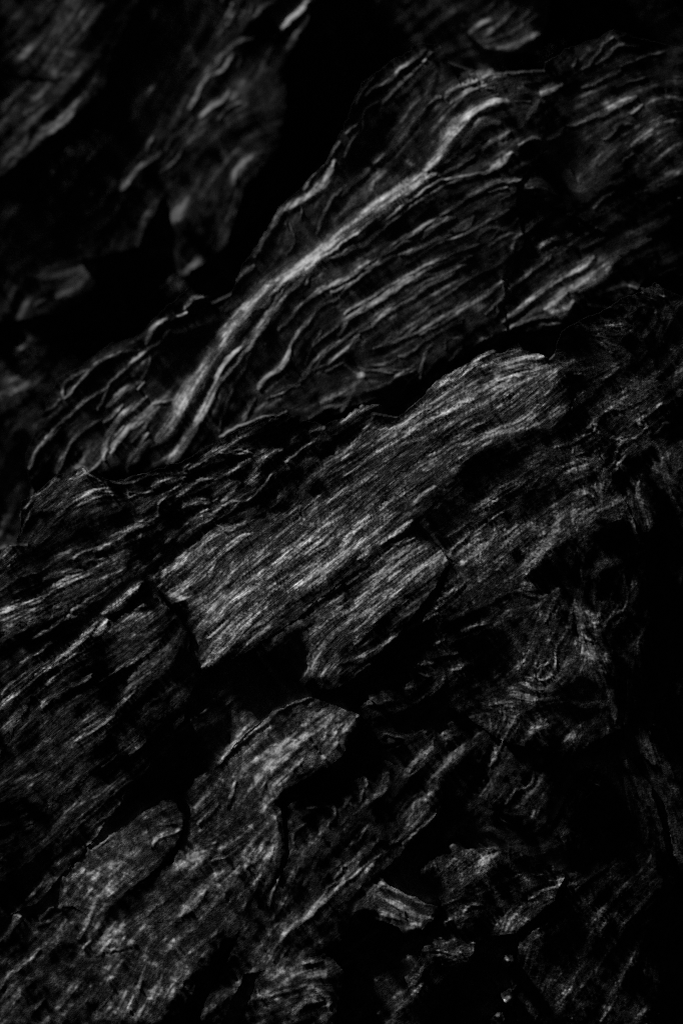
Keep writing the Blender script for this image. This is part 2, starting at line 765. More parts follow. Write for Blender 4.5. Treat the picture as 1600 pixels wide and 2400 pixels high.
8 44 1568,230 1500,300 1440,350 1390,390
44 50 1530,480 1470,540 1440,600
14 84 1568,530 1500,590 1430,640
#T Z 600 1650 .3827
16 92 200,0 130,40 60,90 0,140
12 96 270,10 210,60 130,110 40,180
26 84 610,80 560,140 500,200 460,260
14 70 540,80 470,120 420,200 380,290
24 66 380,160 300,200 200,230 100,260
26 72 380,230 300,300 260,370 200,430
20 62 420,340 350,420 260,480 180,520
24 72 80,420 40,500 20,560
14 60 440,50 340,70 240,110 140,190 30,220
12 66 530,320 510,360 480,375
14 88 320,632 380,625 450,615 480,640
10 66 480,640 460,700 430,750
30 60 540,580 580,620
26 70 650,440 680,490 640,510
14 92 820,425 780,440
20 54 790,450 740,540 660,620 600,680
26 52 560,690 510,740
22 58 650,780 620,840
24 66 280,740 220,790 230,840
14 44 400,810 350,880
30 44 380,940 330,1030 290,1120
24 40 440,1020 390,1100
24 40 260,1000 210,1110
30 56 140,1040 100,1140
24 66 720,860 640,920 580,970 520,1000
30 92 520,1010 480,1070
20 66 760,920 680,980 600,1050 520,1110 450,1160
16 54 640,960 560,1040 430,1130
26 72 1110,530 1040,580 980,640 920,720
28 78 1000,650 940,740 880,810 820,860
16 94 1120,640 1110,680 1040,730 960,800 900,850
18 52 980,550 900,640 860,700
20 72 1310,700 1250,750 1180,810 1150,840
14 50 1300,760 1240,800
24 74 1500,230 1460,310 1430,380
10 50 1440,400 1390,480
12 74 1060,180 1010,170 960,190
16 56 900,200 800,180 740,210
20 58 1090,190 1080,250
24 50 1250,180 1180,220 1160,260
20 56 1180,80 1120,130
14 52 1060,280 1000,330 940,410
20 54 1000,400 930,440
24 40 760,300 880,260
26 62 940,980 930,1060
20 46 1090,960 1110,1000
26 46 1250,950 1160,1030
30 44 1440,1000 1380,1060 1420,1110
12 66 1568,740 1500,720
#T Z 1000 900 .3827
30 98 260,80 180,130 80,180 0,240
14 92 300,140 220,190 120,250 40,320
14 90 330,180 260,220 160,280 60,370 0,430
22 66 700,130 600,200 500,260
24 52 640,60 540,120 460,190
26 60 750,120 680,170 640,230
20 78 540,280 470,300 400,330 340,380
24 70 350,260 280,300
14 56 320,370 240,440 170,510
24 66 280,430 200,490 160,540
10 62 600,380 540,400 460,430
14 60 740,460 680,480 620,530 560,570 500,600 430,630
16 56 650,560 570,610 480,670 380,730 260,780
20 54 800,380 860,360 1000,290 1040,240
18 60 1200,150 1130,150 1070,190 1020,240
16 68 1000,290 940,330 890,350
24 46 1400,20 1330,50 1250,100
24 56 1290,130 1240,160
22 56 1440,110 1360,170 1290,230 1350,260
14 66 1500,220 1440,250 1390,310
12 60 1340,260 1280,320 1200,350 1150,380
14 56 1220,250 1160,300 1120,330
10 64 1230,410 1190,460 1150,490
16 66 1120,490 1100,530
20 46 960,410 900,440 960,480
14 60 1050,400 1020,420
14 50 800,540 740,600 640,640 560,690
12 54 700,560 620,640 540,700 440,760 380,820
10 92 280,890 230,935 180,990 140,1010
14 66 480,770 420,810 350,860 300,900
12 56 260,830 180,890 90,940
16 52 480,860 430,900
12 46 200,740 120,790
10 46 440,570 380,600 300,640
20 70 720,900 680,940
14 58 910,770 930,760
10 46 590,900 520,960
14 56 780,980 720,1030 650,1110 600,1170
26 40 1250,840 1280,910
14 60 1190,820 1130,840
24 100 1440,690 1460,710
18 74 1410,620 1430,640
18 74 1400,730 1440,750
14 54 1450,570 1500,650
10 90 1318,728 1322,732
24 42 1060,430 1080,460
12 50 1210,570 1190,590
12 80 850,298 852,302
24 36 880,600 960,560
16 44 1000,600 1040,660
16 42 1440,910 1390,960
24 40 1200,1010 1260,1020
20 48 380,1080 450,1010
#T Z 1000 1350 .3827
12 66 250,20 180,80 120,140 60,200 0,240
14 56 200,40 120,110 40,160
26 60 680,60 600,50 580,90 660,120
16 50 480,160 400,210
14 52 400,280 320,300 220,330
10 60 120,350 60,410
20 50 0,500 80,470 180,480
14 56 140,580 200,560 220,540
14 58 110,620 80,680 20,740
12 46 330,650 400,600 470,530
12 44 520,540 470,590
16 50 330,630 370,660 430,650
14 40 240,640 330,570
24 52 280,510 270,540
14 44 750,200 720,280 700,310
12 44 800,200 780,260
24 98 980,210 1030,240 1050,280
20 66 920,310 950,360 1000,390
24 62 1200,210 1120,250 1090,300
14 44 1210,40 1200,120 1180,180
12 48 1280,50 1240,110
8 92 870,310 820,380 800,440 785,500 785,580
12 110 788,500 790,515
10 80 890,440 830,470
14 150 662,605 668,620
10 74 600,650 620,690 680,700
14 66 710,560 680,620 720,640 770,610
10 66 650,740 690,740
12 48 800,640 860,600
10 62 1060,540 1100,590 1110,640
10 70 1005,605 1008,610
30 54 1100,700 1130,760 1070,800
30 46 880,760 940,800 1020,790
16 50 1150,840 1150,900
12 40 640,830 770,780
24 36 560,900 540,960
24 66 470,1000 420,1080 390,1150
20 50 870,980 820,1030
14 56 770,960 700,990 740,1040
24 44 990,1020 910,1100
24 50 700,1120 680,1160
20 40 1120,1080 1100,1130
12 58 1300,900 1310,1020 1370,1080 1390,1150
12 54 1430,890 1440,920
26 40 1500,920 1540,980
14 56 1360,490 1380,540
20 42 1500,510 1470,600
20 42 1200,740 1190,760
20 38 1420,740 1390,800
24 56 40,950 0,1020
30 50 200,960 120,1000
20 46 130,870 80,910
24 40 400,840 440,880
10 36 1240,640 1200,980
#T F
44 84 558,1642 560,1660 548,1690
"""
FILLS = """
#T 800 0
22 600,150 760,0 900,0 900,160 800,220 660,215
16 420,420 720,320 1020,380 1000,440 760,640 560,720 380,800 300,760
14 1040,300 1400,190 1560,440 1540,640 1300,700 1000,640
#T 0 600
34 680,640 740,700 660,790 560,860 500,950 470,930 480,850 560,730
44 370,965 350,1010 300,1030 260,1020 200,1080 150,1110 110,1176 250,1176 400,1130 510,1095 490,1060 450,1020
#T 800 600
34 940,240 1280,0 1190,120 1060,220 1000,280
38 290,720 400,600 480,540 600,460 700,425 850,432 930,455 950,490 1000,560 1050,590 1040,720 900,790 780,800 640,880 400,1060 200,1176 0,1176 -100,1000 0,860 150,790
#T 0 1200
36 0,440 150,400 330,300 380,260 600,170 600,210 560,290 330,450 100,560 0,590
34 500,530 700,450 720,500 600,570 510,580
44 900,170 850,180 710,290 710,315 760,320 760,380 860,420 890,510 890,660 910,710 950,700 1050,620 1200,500 1330,430 1568,230 1600,-60 1500,-80 1100,50
40 1390,560 1568,400 1568,720 1450,780 1400,740 1410,640
58 1055,905 1110,930 1150,920 1190,965 1100,1050 1060,1090
44 1440,855 1520,875 1568,900 1600,1176 1000,1176 1180,1030 1300,930
#T 800 1200
42 330,110 430,140 480,200 470,240 380,320 200,460 0,640 -80,700 -180,740 -160,560 0,460 160,240
44 -140,855 -60,860 40,900 70,940 60,980 -40,1100 -200,1176 -300,1176
#T 0 1800
46 760,140 810,140 835,200 835,300 790,380 720,470 620,560 500,650 400,700 330,650 255,640 290,560 340,470 420,400 540,310 650,220
38 840,110 950,30 1060,-60 1568,-60 1280,120 1240,160 1270,230 1300,300 1300,370 1230,470 1180,560 1100,700 1000,800 900,930 700,1176 400,1176 470,980 620,830 440,870 440,820 600,700 700,580 830,480 800,440 860,300
50 230,740 310,690 320,750 290,800 240,800
22 1150,1000 1440,950 1568,1050 1500,1176 1250,1176
#T 800 1800
64 190,510 280,550 370,580 430,600 440,640 380,680 330,740 270,710 200,690 150,660 50,680 60,610 120,560
38 240,820 320,790 450,770 600,780 660,800 650,860 560,900 480,870 380,850
22 200,280 440,80 460,200 300,320
20 500,470 740,430 1050,500 1000,650 850,780 700,720 560,600
#T F
10 1010,1490 1250,1400 1440,1560 1400,1690 1200,1760 1010,1640
16 1010,1940 1300,1985 1260,2090 1100,2160 1010,2080
8 1150,2100 1300,2000 1500,1950 1480,2200 1300,2352 1170,2352
14 840,1640 1060,1600 1080,1760 900,1770
12 640,1900 860,1820 840,2000 640,2300 500,2352 560,2120
10 0,1660 250,1600 330,1700 130,1900 0,1950
10 0,0 240,0 130,180 0,350
12 420,250 640,100 640,400 500,640 300,560
14 1150,850 1480,720 1540,1100 1300,1300 1050,1300 1130,1080
12 1260,100 1560,100 1560,400 1300,450
13 0,1250 250,1150 150,1300 0,1400
20 60,2120 200,2080 330,2150 200,2352 0,2352 0,2200
22 850,2180 960,2200 940,2300 800,2352 780,2300
10 1470,1740 1568,1740 1568,2060 1540,1960
24 590,2240 640,2200 740,2200 780,2240 760,2352 600,2352
50 560,1290 640,1190 780,1110 930,1050 960,1100 850,1250 700,1370 560,1470 480,1510 470,1440
58 830,2040 880,2025 930,2060 1000,2090 970,2130 890,2110
44 1030,850 1120,815 1240,820 1290,880 1240,960 1120,980 1060,930
17 960,380 1030,430 880,550 760,650 640,810 500,1000 380,1080 340,1050 440,860 600,640 800,480
11 360,790 520,700 620,640 520,840 420,960 250,1080 120,1050 200,900
11 860,560 1150,430 1160,700 1000,830 800,920 640,960 560,900 680,700
15 760,330 960,120 1060,200 1100,330 900,440 700,560 640,560
"""
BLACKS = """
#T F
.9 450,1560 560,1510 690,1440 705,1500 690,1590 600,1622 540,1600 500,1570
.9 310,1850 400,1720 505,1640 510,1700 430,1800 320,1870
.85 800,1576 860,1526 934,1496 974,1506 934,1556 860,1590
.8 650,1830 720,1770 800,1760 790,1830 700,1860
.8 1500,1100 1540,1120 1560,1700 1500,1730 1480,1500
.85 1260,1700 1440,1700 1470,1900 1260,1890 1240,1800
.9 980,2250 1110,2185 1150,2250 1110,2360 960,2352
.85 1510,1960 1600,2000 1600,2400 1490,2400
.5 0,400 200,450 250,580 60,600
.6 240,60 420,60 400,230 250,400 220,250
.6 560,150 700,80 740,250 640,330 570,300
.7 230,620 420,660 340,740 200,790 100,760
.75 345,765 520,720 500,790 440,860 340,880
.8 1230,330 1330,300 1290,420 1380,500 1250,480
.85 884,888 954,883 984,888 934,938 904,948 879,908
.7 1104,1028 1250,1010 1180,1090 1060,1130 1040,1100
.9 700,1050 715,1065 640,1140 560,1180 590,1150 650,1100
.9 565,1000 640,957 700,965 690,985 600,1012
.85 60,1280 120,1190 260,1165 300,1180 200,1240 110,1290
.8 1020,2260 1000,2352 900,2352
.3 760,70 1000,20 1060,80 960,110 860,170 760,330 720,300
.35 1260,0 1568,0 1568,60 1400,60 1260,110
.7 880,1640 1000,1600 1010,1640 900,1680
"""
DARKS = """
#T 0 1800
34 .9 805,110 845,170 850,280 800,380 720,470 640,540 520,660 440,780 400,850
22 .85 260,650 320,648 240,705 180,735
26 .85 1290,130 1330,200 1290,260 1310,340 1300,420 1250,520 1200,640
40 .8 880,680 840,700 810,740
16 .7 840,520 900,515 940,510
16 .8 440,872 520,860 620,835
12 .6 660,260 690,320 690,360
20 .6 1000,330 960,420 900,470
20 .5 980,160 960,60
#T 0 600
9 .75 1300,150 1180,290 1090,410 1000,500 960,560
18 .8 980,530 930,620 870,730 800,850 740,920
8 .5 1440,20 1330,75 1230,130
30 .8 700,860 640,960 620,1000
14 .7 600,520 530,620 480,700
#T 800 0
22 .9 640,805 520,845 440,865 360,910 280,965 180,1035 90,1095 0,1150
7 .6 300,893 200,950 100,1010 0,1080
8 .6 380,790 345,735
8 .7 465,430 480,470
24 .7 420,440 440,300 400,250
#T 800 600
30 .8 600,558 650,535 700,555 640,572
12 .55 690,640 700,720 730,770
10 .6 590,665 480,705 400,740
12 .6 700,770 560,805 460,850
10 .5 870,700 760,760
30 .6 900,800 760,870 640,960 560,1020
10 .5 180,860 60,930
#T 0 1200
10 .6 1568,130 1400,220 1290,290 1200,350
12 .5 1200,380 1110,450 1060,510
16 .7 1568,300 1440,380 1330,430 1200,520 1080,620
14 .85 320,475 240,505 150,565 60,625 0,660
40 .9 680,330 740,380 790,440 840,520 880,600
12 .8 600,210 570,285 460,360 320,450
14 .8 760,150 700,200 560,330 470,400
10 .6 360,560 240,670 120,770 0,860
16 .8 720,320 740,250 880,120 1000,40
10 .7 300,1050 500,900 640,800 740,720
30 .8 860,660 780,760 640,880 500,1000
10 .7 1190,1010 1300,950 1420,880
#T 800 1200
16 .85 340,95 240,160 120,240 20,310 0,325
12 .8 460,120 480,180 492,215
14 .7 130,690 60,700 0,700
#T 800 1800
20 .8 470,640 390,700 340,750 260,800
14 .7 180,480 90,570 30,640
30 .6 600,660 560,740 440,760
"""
THINGS = """
rock_ledge|rock|dim blurred ledge in the top left corner, highest of the far left rocks|0.93|3|B
-170,-190 360,-190 330,-20 300,30 240,150 130,180 0,160 -170,200
rock_ledge|rock|faint blurred streaky ledge on the left edge under the top left corner ledge|0.93|3|B
-170,220 40,175 130,190 250,110 240,200 120,310 0,400 -170,450
boulder|boulder|dim blurred boulder alone in the dark gully at the left edge|0.925|0|B
-120,650 40,640 160,590 225,600 222,660 140,715 0,735 -120,760
rock_ridge|rock ridge|knobbly out of focus ridge standing behind the long pale band|0.915|9|B
620,-190 740,-190 720,0 700,60 650,160 650,260 640,330 560,430 520,560 420,640 400,620 400,540 380,440 310,560 180,600 180,560 280,470 270,440 290,390 340,310 400,260 430,190 480,110 560,50
outcrop|rock outcrop|big soft focus outcrop of folded layers with the long pale band along its crest|0.32|18|U
70,1115 60,1040 130,870 240,800 320,765 345,740 430,662 475,680 500,720 545,640 640,480 740,380 790,290 830,190 960,100 1010,100 1060,200 1250,220 1260,330 1180,420 1200,560 1150,640 1160,760 1060,800 1000,850 900,930 880,910 830,920 720,965 640,960 500,1020 430,1065 300,1110 190,1120
crinkled_rock|rock|bright crinkled knob at the top edge, right of centre|0.8|0|U
1010,-190 1300,-190 1250,60 1230,120 1130,115 1060,75
outcrop|rock outcrop|dim soft focus outcrop of short crinkled ledges at the upper right|0.318|10|U
1250,140 1400,70 1568,110 1740,150 1740,700 1568,630 1480,640 1380,740 1300,750 1170,765 1160,700 1210,600 1400,540 1200,430 1260,330
rock_mass|rock|dark rubbly mass right of the rounded top end of the big slab|0.006|6|R
1290,760 1500,650 1620,700 1740,720 1740,1100 1560,1180 1420,1250 1310,990 1325,900 1270,815
rock_ridge|rock ridge|thin jagged ridge of crumpled blades and knobs left of the big slab|0.01|10|L
40,1240 50,1150 130,1093 186,1072 200,1080 260,1105 420,1060 520,1000 640,950 720,968 740,980 840,925 880,930 740,1010 700,1060 640,1110 560,1160 400,1240 250,1310 160,1280
rock_slab|rock slab|flat layered slab at the left edge under the jagged ridge, with a smooth rounded tongue|0.007|8|L
-170,1300 40,1250 160,1270 250,1300 400,1235 560,1155 640,1105 690,1080 640,1140 590,1160 390,1255 250,1400 0,1560 -170,1640
outcrop|rock outcrop|dark lower left outcrop with a bright frayed edge running up to the pale flake|0.003|10|L
-170,1650 0,1560 240,1400 300,1360 360,1350 380,1390 430,1450 445,1560 420,1650 250,1880 100,2060 -20,2130 -170,2180
rock_flake|rock|small pale pointed flake wedged in the crack left of the big slab|0.001|0|L
236,1410 262,1385 300,1350 328,1332 322,1350 290,1385 252,1412
rock_slab|rock slab|large grey striated slab in the centre of the outcrop, the sharpest in focus|0.006|14|S
348,1332 362,1300 440,1255 510,1195 600,1150 640,1110 700,1060 800,975 850,950 900,960 940,940 1000,880 1100,812 1180,800 1250,815 1262,830 1305,880 1310,920 1300,960 1240,1010 1100,1060 1030,1130 950,1195 900,1235 680,1420 560,1500 458,1548 440,1500 430,1420 385,1380
rock_block|rock|striated block with a blunt right end, just below the large grey slab|0.001|5|S
690,1450 780,1350 850,1270 930,1235 1010,1258 1032,1290 1000,1345 860,1520 780,1580 700,1580 702,1500
rock_mass|rock|rough dark rock face with glinting grains in the right half|0.003|12|R
1040,1290 960,1200 1110,1065 1310,975 1400,1080 1480,1250 1500,1500 1440,1660 1300,1740 1150,1700 1000,1600 900,1640 840,1600 1000,1380
stone_wedge|stone|small grey triangular stone wedged above the folded boulder|0.002|0|M
527,1625 553,1640 574,1634 597,1658 552,1700 530,1726 524,1680
boulder|boulder|long folded boulder with swirling bands, running down to the bottom left|-0.004|9|M
400,1830 540,1720 620,1640 690,1602 725,1605 760,1618 828,1642 810,1690 780,1740 640,1830 650,1900 652,1960 600,2080 520,2180 450,2260 380,2500 -100,2500 -120,2260 60,2110 130,2080 200,2100 400,1980 424,1900
boulder|boulder|smooth mottled lens shaped boulder leaning on the left side of the folded boulder|-0.003|0|M
128,2084 140,2030 175,1985 215,1955 275,1905 330,1868 385,1832 405,1832 417,1860 418,1905 395,1950 360,1990 310,2030 250,2080 200,2110 165,2080
outcrop|rock outcrop|streaky low outcrop at the bottom between the folded boulder and the pale folded stone|-0.006|8|M
660,1850 840,1780 880,1740 1010,1800 1010,1860 980,1900 850,2030 830,2060 780,2170 560,2240 470,2420 460,2320 560,2130 660,1980
boulder|boulder|boulder with bright curled bands cut by the bottom edge|-0.01|0|M
575,2290 590,2240 640,2200 740,2190 790,2230 785,2280 740,2420 700,2520 480,2520 560,2330
pale_stone|stone|smooth pale folded stone, the palest patch in the lower right|-0.012|0|M
822,2045 835,2015 880,2018 930,2055 985,2075 1005,2085 1010,2098 980,2118 955,2145 925,2140 890,2120 855,2112 812,2122
rock_mass|rock|crumbly dark rock of fine horizontal grain right of the pale folded stone|-0.008|6|R
960,2000 1010,1960 1150,1940 1300,2000 1270,2070 1180,2140 1090,2160 1060,2250 970,2350 930,2250 1010,2110 1010,2070
quartz_chip|quartz|rounded white quartz chip at the bottom edge, brightest of the chips|-0.02|0|Q
1122,2340 1138,2328 1152,2330 1158,2346 1146,2358 1126,2356
quartz_chip|quartz|grey quartz chip farthest up the dark cleft near the bottom|-0.016|0|Q
1152,2208 1160,2194 1174,2196 1178,2212 1168,2226 1154,2222
quartz_chip|quartz|knobbly grey quartz chip on the upper right of the brightest chip|-0.018|0|Q
1148,2290 1170,2270 1184,2282 1176,2308 1160,2312
rock_wall|rock wall|nearly black grainy rock wall at the right edge|-0.004|0|R
1470,1730 1500,1760 1535,1880 1545,1960 1600,2080 1740,2100 1740,1600 1580,1500 1500,1650
rock_mass|rock|dark rock with faint steep streaks in the bottom right corner|-0.006|4|R
1190,2160 1290,2090 1310,1990 1270,1880 1340,1760 1440,1740 1490,1800 1520,1900 1535,1980 1590,2100 1740,2130 1740,2520 1200,2520 1190,2350 1170,2250
"""
# ---------------------------------------------------------------- relief survey
# (u, v): survey coordinates on the outcrop, 1600 x 2400 units; u to the right, v down the slope.
SP = 2.0
U0, V0 = -150.0, -200.0
NX, NY = 950, 1402
FS = 1568 / 1600.0

def smooth(a, s, pad=True):
    """gaussian blur, sigma in cells"""
    if s <= 0: return a
    def k1(n):
        f = np.fft.rfftfreq(n)
        return np.exp(-2 * (np.pi * f * s) ** 2)
    p = int(min(3 * s + 2, 120)) if pad else 0
    b = np.pad(a, p, mode='edge') if p else a
    b = np.fft.irfft(np.fft.rfft(b, axis=0) * k1(b.shape[0])[:, None], n=b.shape[0], axis=0)
    b = np.fft.irfft(np.fft.rfft(b, axis=1) * k1(b.shape[1])[None, :], n=b.shape[1], axis=1)
    return b[p:p + a.shape[0], p:p + a.shape[1]] if p else b

def parse(text):
    out = []; ox = oy = 0; sc = .5102
    for ln in text.strip().splitlines():
        if not ln.strip(): continue
        if ln.startswith('#T'):
            w = ln.split()
            if w[1] == 'F': ox = oy = 0; sc = 1 / FS
            elif w[1] == 'Z': ox, oy, sc = float(w[2]), float(w[3]), float(w[4])
            else: ox, oy, sc = float(w[1]), float(w[2]), .5102
            continue
        w = ln.split(); nums = []; i = 0
        while ',' not in w[i]: nums.append(float(w[i])); i += 1
        pts = np.array([[float(q) for q in p.split(',')] for p in w[i:]]) * sc + (ox, oy)
        out.append((nums, sc, pts))
    return out

def cells(pts):
    return (pts - (U0, V0)) / SP

def spline(p, step=3.0):
    """Catmull-Rom resampling of a polyline (cells)"""
    if len(p) < 3:
        q = p
    else:
        e = np.vstack([2 * p[0] - p[1], p, 2 * p[-1] - p[-2]])
        r = []
        for i in range(len(p) - 1):
            a, b, c, d = e[i], e[i + 1], e[i + 2], e[i + 3]
            n = max(2, int(np.hypot(*(c - b)) / step))
            t = np.linspace(0, 1, n, endpoint=False)[:, None]
            r.append(.5 * (2 * b + (c - a) * t + (2 * a - 5 * b + 4 * c - d) * t * t + (3 * b - a - 3 * c + d) * t ** 3))
        r.append(p[-1:]); q = np.vstack(r)
    return q

def inside(poly, X, Y):
    r = np.zeros(X.shape, bool); n = len(poly)
    for i in range(n):
        x1, y1 = poly[i]; x2, y2 = poly[(i + 1) % n]
        if y1 == y2: continue
        c = ((y1 > Y) != (y2 > Y)) & (X < (x2 - x1) * (Y - y1) / (y2 - y1) + x1)
        r ^= c
    return r

def fill_mask(poly, warp=None):
    c = cells(poly)
    x0, y0 = np.maximum(np.floor(c.min(0)).astype(int) - 14, 0)
    x1 = min(int(c[:, 0].max()) + 16, NX); y1 = min(int(c[:, 1].max()) + 16, NY)
    m = np.zeros((NY, NX), bool)
    if x1 <= x0 or y1 <= y0: return m
    Y, X = np.mgrid[y0:y1, x0:x1].astype(float)
    if warp is not None:
        X += warp[0][y0:y1, x0:x1]; Y += warp[1][y0:y1, x0:x1]
    m[y0:y1, x0:x1] = inside(c, X, Y)
    return m

def survey():
    rng = np.random.default_rng(7)
    S = parse(STROKES)
    # --- direction of the foliation, from the crest lines
    q = 6; gy, gx = NY // q + 2, NX // q + 2
    YY, XX = np.mgrid[0:gy, 0:gx].astype(float) * q
    base = math.radians(-47)
    C = np.full((gy, gx), math.cos(2 * base) * 2.0); Sn = np.full((gy, gx), math.sin(2 * base) * 2.0)
    for nums, sc, p in S:
        c = spline(cells(p), 6)
        w = nums[0] * sc / SP
        for a, b in zip(c[:-1], c[1:]):
            d = b - a; L = np.hypot(*d)
            if L < 1e-3: continue
            th = math.atan2(d[1], d[0]); m = (a + b) / 2
            s = 15.0
            x0, x1 = int(max(0, (m[0] - 45) // q)), int(min(gx, (m[0] + 45) // q + 1))
            y0, y1 = int(max(0, (m[1] - 45) // q)), int(min(gy, (m[1] + 45) // q + 1))
            if x1 <= x0 or y1 <= y0: continue
            k = L * np.exp(-((XX[y0:y1, x0:x1] - m[0]) ** 2 + (YY[y0:y1, x0:x1] - m[1]) ** 2) / (2 * s * s))
            C[y0:y1, x0:x1] += k * math.cos(2 * th); Sn[y0:y1, x0:x1] += k * math.sin(2 * th)
    th = .5 * np.arctan2(smooth(Sn, 1.2), smooth(C, 1.2))
    iy = np.arange(NY) / q; ix = np.arange(NX) / q
    def up(a):
        y0 = iy.astype(int); x0 = ix.astype(int); fy = (iy - y0)[:, None]; fx = (ix - x0)[None]
        A = a[y0][:, x0]; B = a[y0][:, x0 + 1]; Cc = a[y0 + 1][:, x0]; D = a[y0 + 1][:, x0 + 1]
        return (A * (1 - fx) + B * fx) * (1 - fy) + (Cc * (1 - fx) + D * fx) * fy
    c2, s2 = up(np.cos(2 * th)), up(np.sin(2 * th))
    th = .5 * np.arctan2(s2, c2)
    vx, vy = np.cos(th).astype(np.float32), np.sin(th).astype(np.float32)
    flip = (vx * math.cos(base) + vy * math.sin(base)) < 0
    vx = np.where(flip, -vx, vx); vy = np.where(flip, -vy, vy)

    Yg, Xg = np.mgrid[0:NY, 0:NX].astype(np.float32)
    def lic(noise, n, h):
        acc = noise.copy(); wt = 1.0
        for sg in (1, -1):
            X, Y = Xg.copy(), Yg.copy()
            px, py = vx, vy
            for i in range(n):
                X += sg * h * px; Y += sg * h * py
                xi = np.clip(np.rint(X), 0, NX - 1).astype(np.int32); yi = np.clip(np.rint(Y), 0, NY - 1).astype(np.int32)
                nx_, ny_ = vx[yi, xi], vy[yi, xi]
                f = np.where(nx_ * px + ny_ * py < 0, -1, 1).astype(np.float32)
                px, py = nx_ * f, ny_ * f
                w = math.cos(i / n * math.pi / 2)
                acc += w * noise[yi, xi]
                if sg > 0: wt += 2 * w
        acc -= acc.mean()
        return acc / acc.std()
    def wn(s):
        a = smooth(rng.standard_normal((NY, NX)), s).astype(np.float32)
        return a / a.std()
    n_f = lic(wn(.45), 11, 1.0)
    n_m = lic(wn(1.3), 14, 1.6)
    n_c = lic(wn(3.6), 16, 3.0)
    n_g = wn(.55); n_b = wn(4.0); n_l = wn(16.0)
    # irregular warp of the drawn lines
    wx, wy = wn(7) * 1.3 + wn(2.2) * .7, wn(7) * 1.3 + wn(2.2) * .7

    V = np.zeros((NY, NX), np.float32)
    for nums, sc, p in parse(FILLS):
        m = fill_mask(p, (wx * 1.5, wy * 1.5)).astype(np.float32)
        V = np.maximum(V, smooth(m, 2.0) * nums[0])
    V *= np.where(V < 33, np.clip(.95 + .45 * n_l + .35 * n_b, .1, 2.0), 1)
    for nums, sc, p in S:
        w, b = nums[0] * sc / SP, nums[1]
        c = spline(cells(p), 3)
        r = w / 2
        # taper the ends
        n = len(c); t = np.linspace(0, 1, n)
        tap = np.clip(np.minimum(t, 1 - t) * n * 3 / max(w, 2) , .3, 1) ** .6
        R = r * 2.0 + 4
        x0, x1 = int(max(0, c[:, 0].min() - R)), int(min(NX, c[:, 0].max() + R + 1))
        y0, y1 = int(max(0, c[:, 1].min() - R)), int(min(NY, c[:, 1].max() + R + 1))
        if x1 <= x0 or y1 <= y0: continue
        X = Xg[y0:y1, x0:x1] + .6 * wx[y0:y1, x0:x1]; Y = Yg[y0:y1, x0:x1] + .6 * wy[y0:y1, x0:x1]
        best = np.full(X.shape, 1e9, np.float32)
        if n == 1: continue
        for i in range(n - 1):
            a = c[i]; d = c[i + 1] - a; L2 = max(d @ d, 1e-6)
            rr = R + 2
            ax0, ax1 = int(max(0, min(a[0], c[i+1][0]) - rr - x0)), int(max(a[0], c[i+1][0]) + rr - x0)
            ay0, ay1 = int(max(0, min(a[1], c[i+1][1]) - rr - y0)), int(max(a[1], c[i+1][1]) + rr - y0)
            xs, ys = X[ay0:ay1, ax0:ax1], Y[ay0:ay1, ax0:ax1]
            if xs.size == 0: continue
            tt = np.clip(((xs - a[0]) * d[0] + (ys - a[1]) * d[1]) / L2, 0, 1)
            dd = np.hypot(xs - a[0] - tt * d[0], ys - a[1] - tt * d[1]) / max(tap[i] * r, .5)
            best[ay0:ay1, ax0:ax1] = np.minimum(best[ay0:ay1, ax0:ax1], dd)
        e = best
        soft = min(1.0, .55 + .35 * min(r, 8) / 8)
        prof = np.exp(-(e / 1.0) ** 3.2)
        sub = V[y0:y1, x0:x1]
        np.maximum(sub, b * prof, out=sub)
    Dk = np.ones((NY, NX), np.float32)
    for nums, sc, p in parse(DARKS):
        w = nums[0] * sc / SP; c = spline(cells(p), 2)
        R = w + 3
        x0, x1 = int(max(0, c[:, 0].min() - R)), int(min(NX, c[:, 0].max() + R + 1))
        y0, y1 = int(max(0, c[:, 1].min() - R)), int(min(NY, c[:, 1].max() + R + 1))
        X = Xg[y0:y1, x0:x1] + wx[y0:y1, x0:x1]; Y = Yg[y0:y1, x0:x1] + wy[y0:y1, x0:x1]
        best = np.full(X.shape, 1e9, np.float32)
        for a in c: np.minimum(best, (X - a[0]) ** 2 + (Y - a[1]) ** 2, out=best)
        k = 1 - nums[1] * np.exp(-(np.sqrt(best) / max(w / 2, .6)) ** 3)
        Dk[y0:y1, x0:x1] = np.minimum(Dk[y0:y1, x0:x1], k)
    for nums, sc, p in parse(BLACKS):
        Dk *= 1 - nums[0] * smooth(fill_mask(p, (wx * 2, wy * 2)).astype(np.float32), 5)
    n_i = (wn(1.5) + lic(wn(2.2), 4, 1.5)); n_i /= n_i.std()
    return dict(V=V, vx=vx, vy=vy, n_f=n_f, n_m=n_m, n_c=n_c, n_g=n_g, n_b=n_b, n_l=n_l, n_i=n_i, Dk=Dk, wx=wx, wy=wy, S=S)
# ================================================================ relief
T0 = time.time()
D = survey()
V = D['V']; n_f, n_m, n_c, n_g, n_b, n_l = (D[k] for k in ('n_f', 'n_m', 'n_c', 'n_g', 'n_b', 'n_l'))

def lin(v):
    v = np.clip(v / 255.0, 0, 1)
    return np.where(v <= .04045, v / 12.92, ((v + .055) / 1.055) ** 2.4)

TH = []
lines = THINGS.strip().splitlines()
for i in range(0, len(lines), 2):
    nm, cat, lab, dz, k, tx = lines[i].split('|')
    TH.append((nm, cat, lab, float(dz), int(k), np.array([[float(q) for q in p.split(',')] for p in lines[i + 1].split()]) / FS, tx))
label = np.zeros((NY, NX), np.int32)
for i, t in enumerate(TH):
    label[fill_mask(t[5], (D['wx'] * .8, D['wy'] * .8))] = i + 1

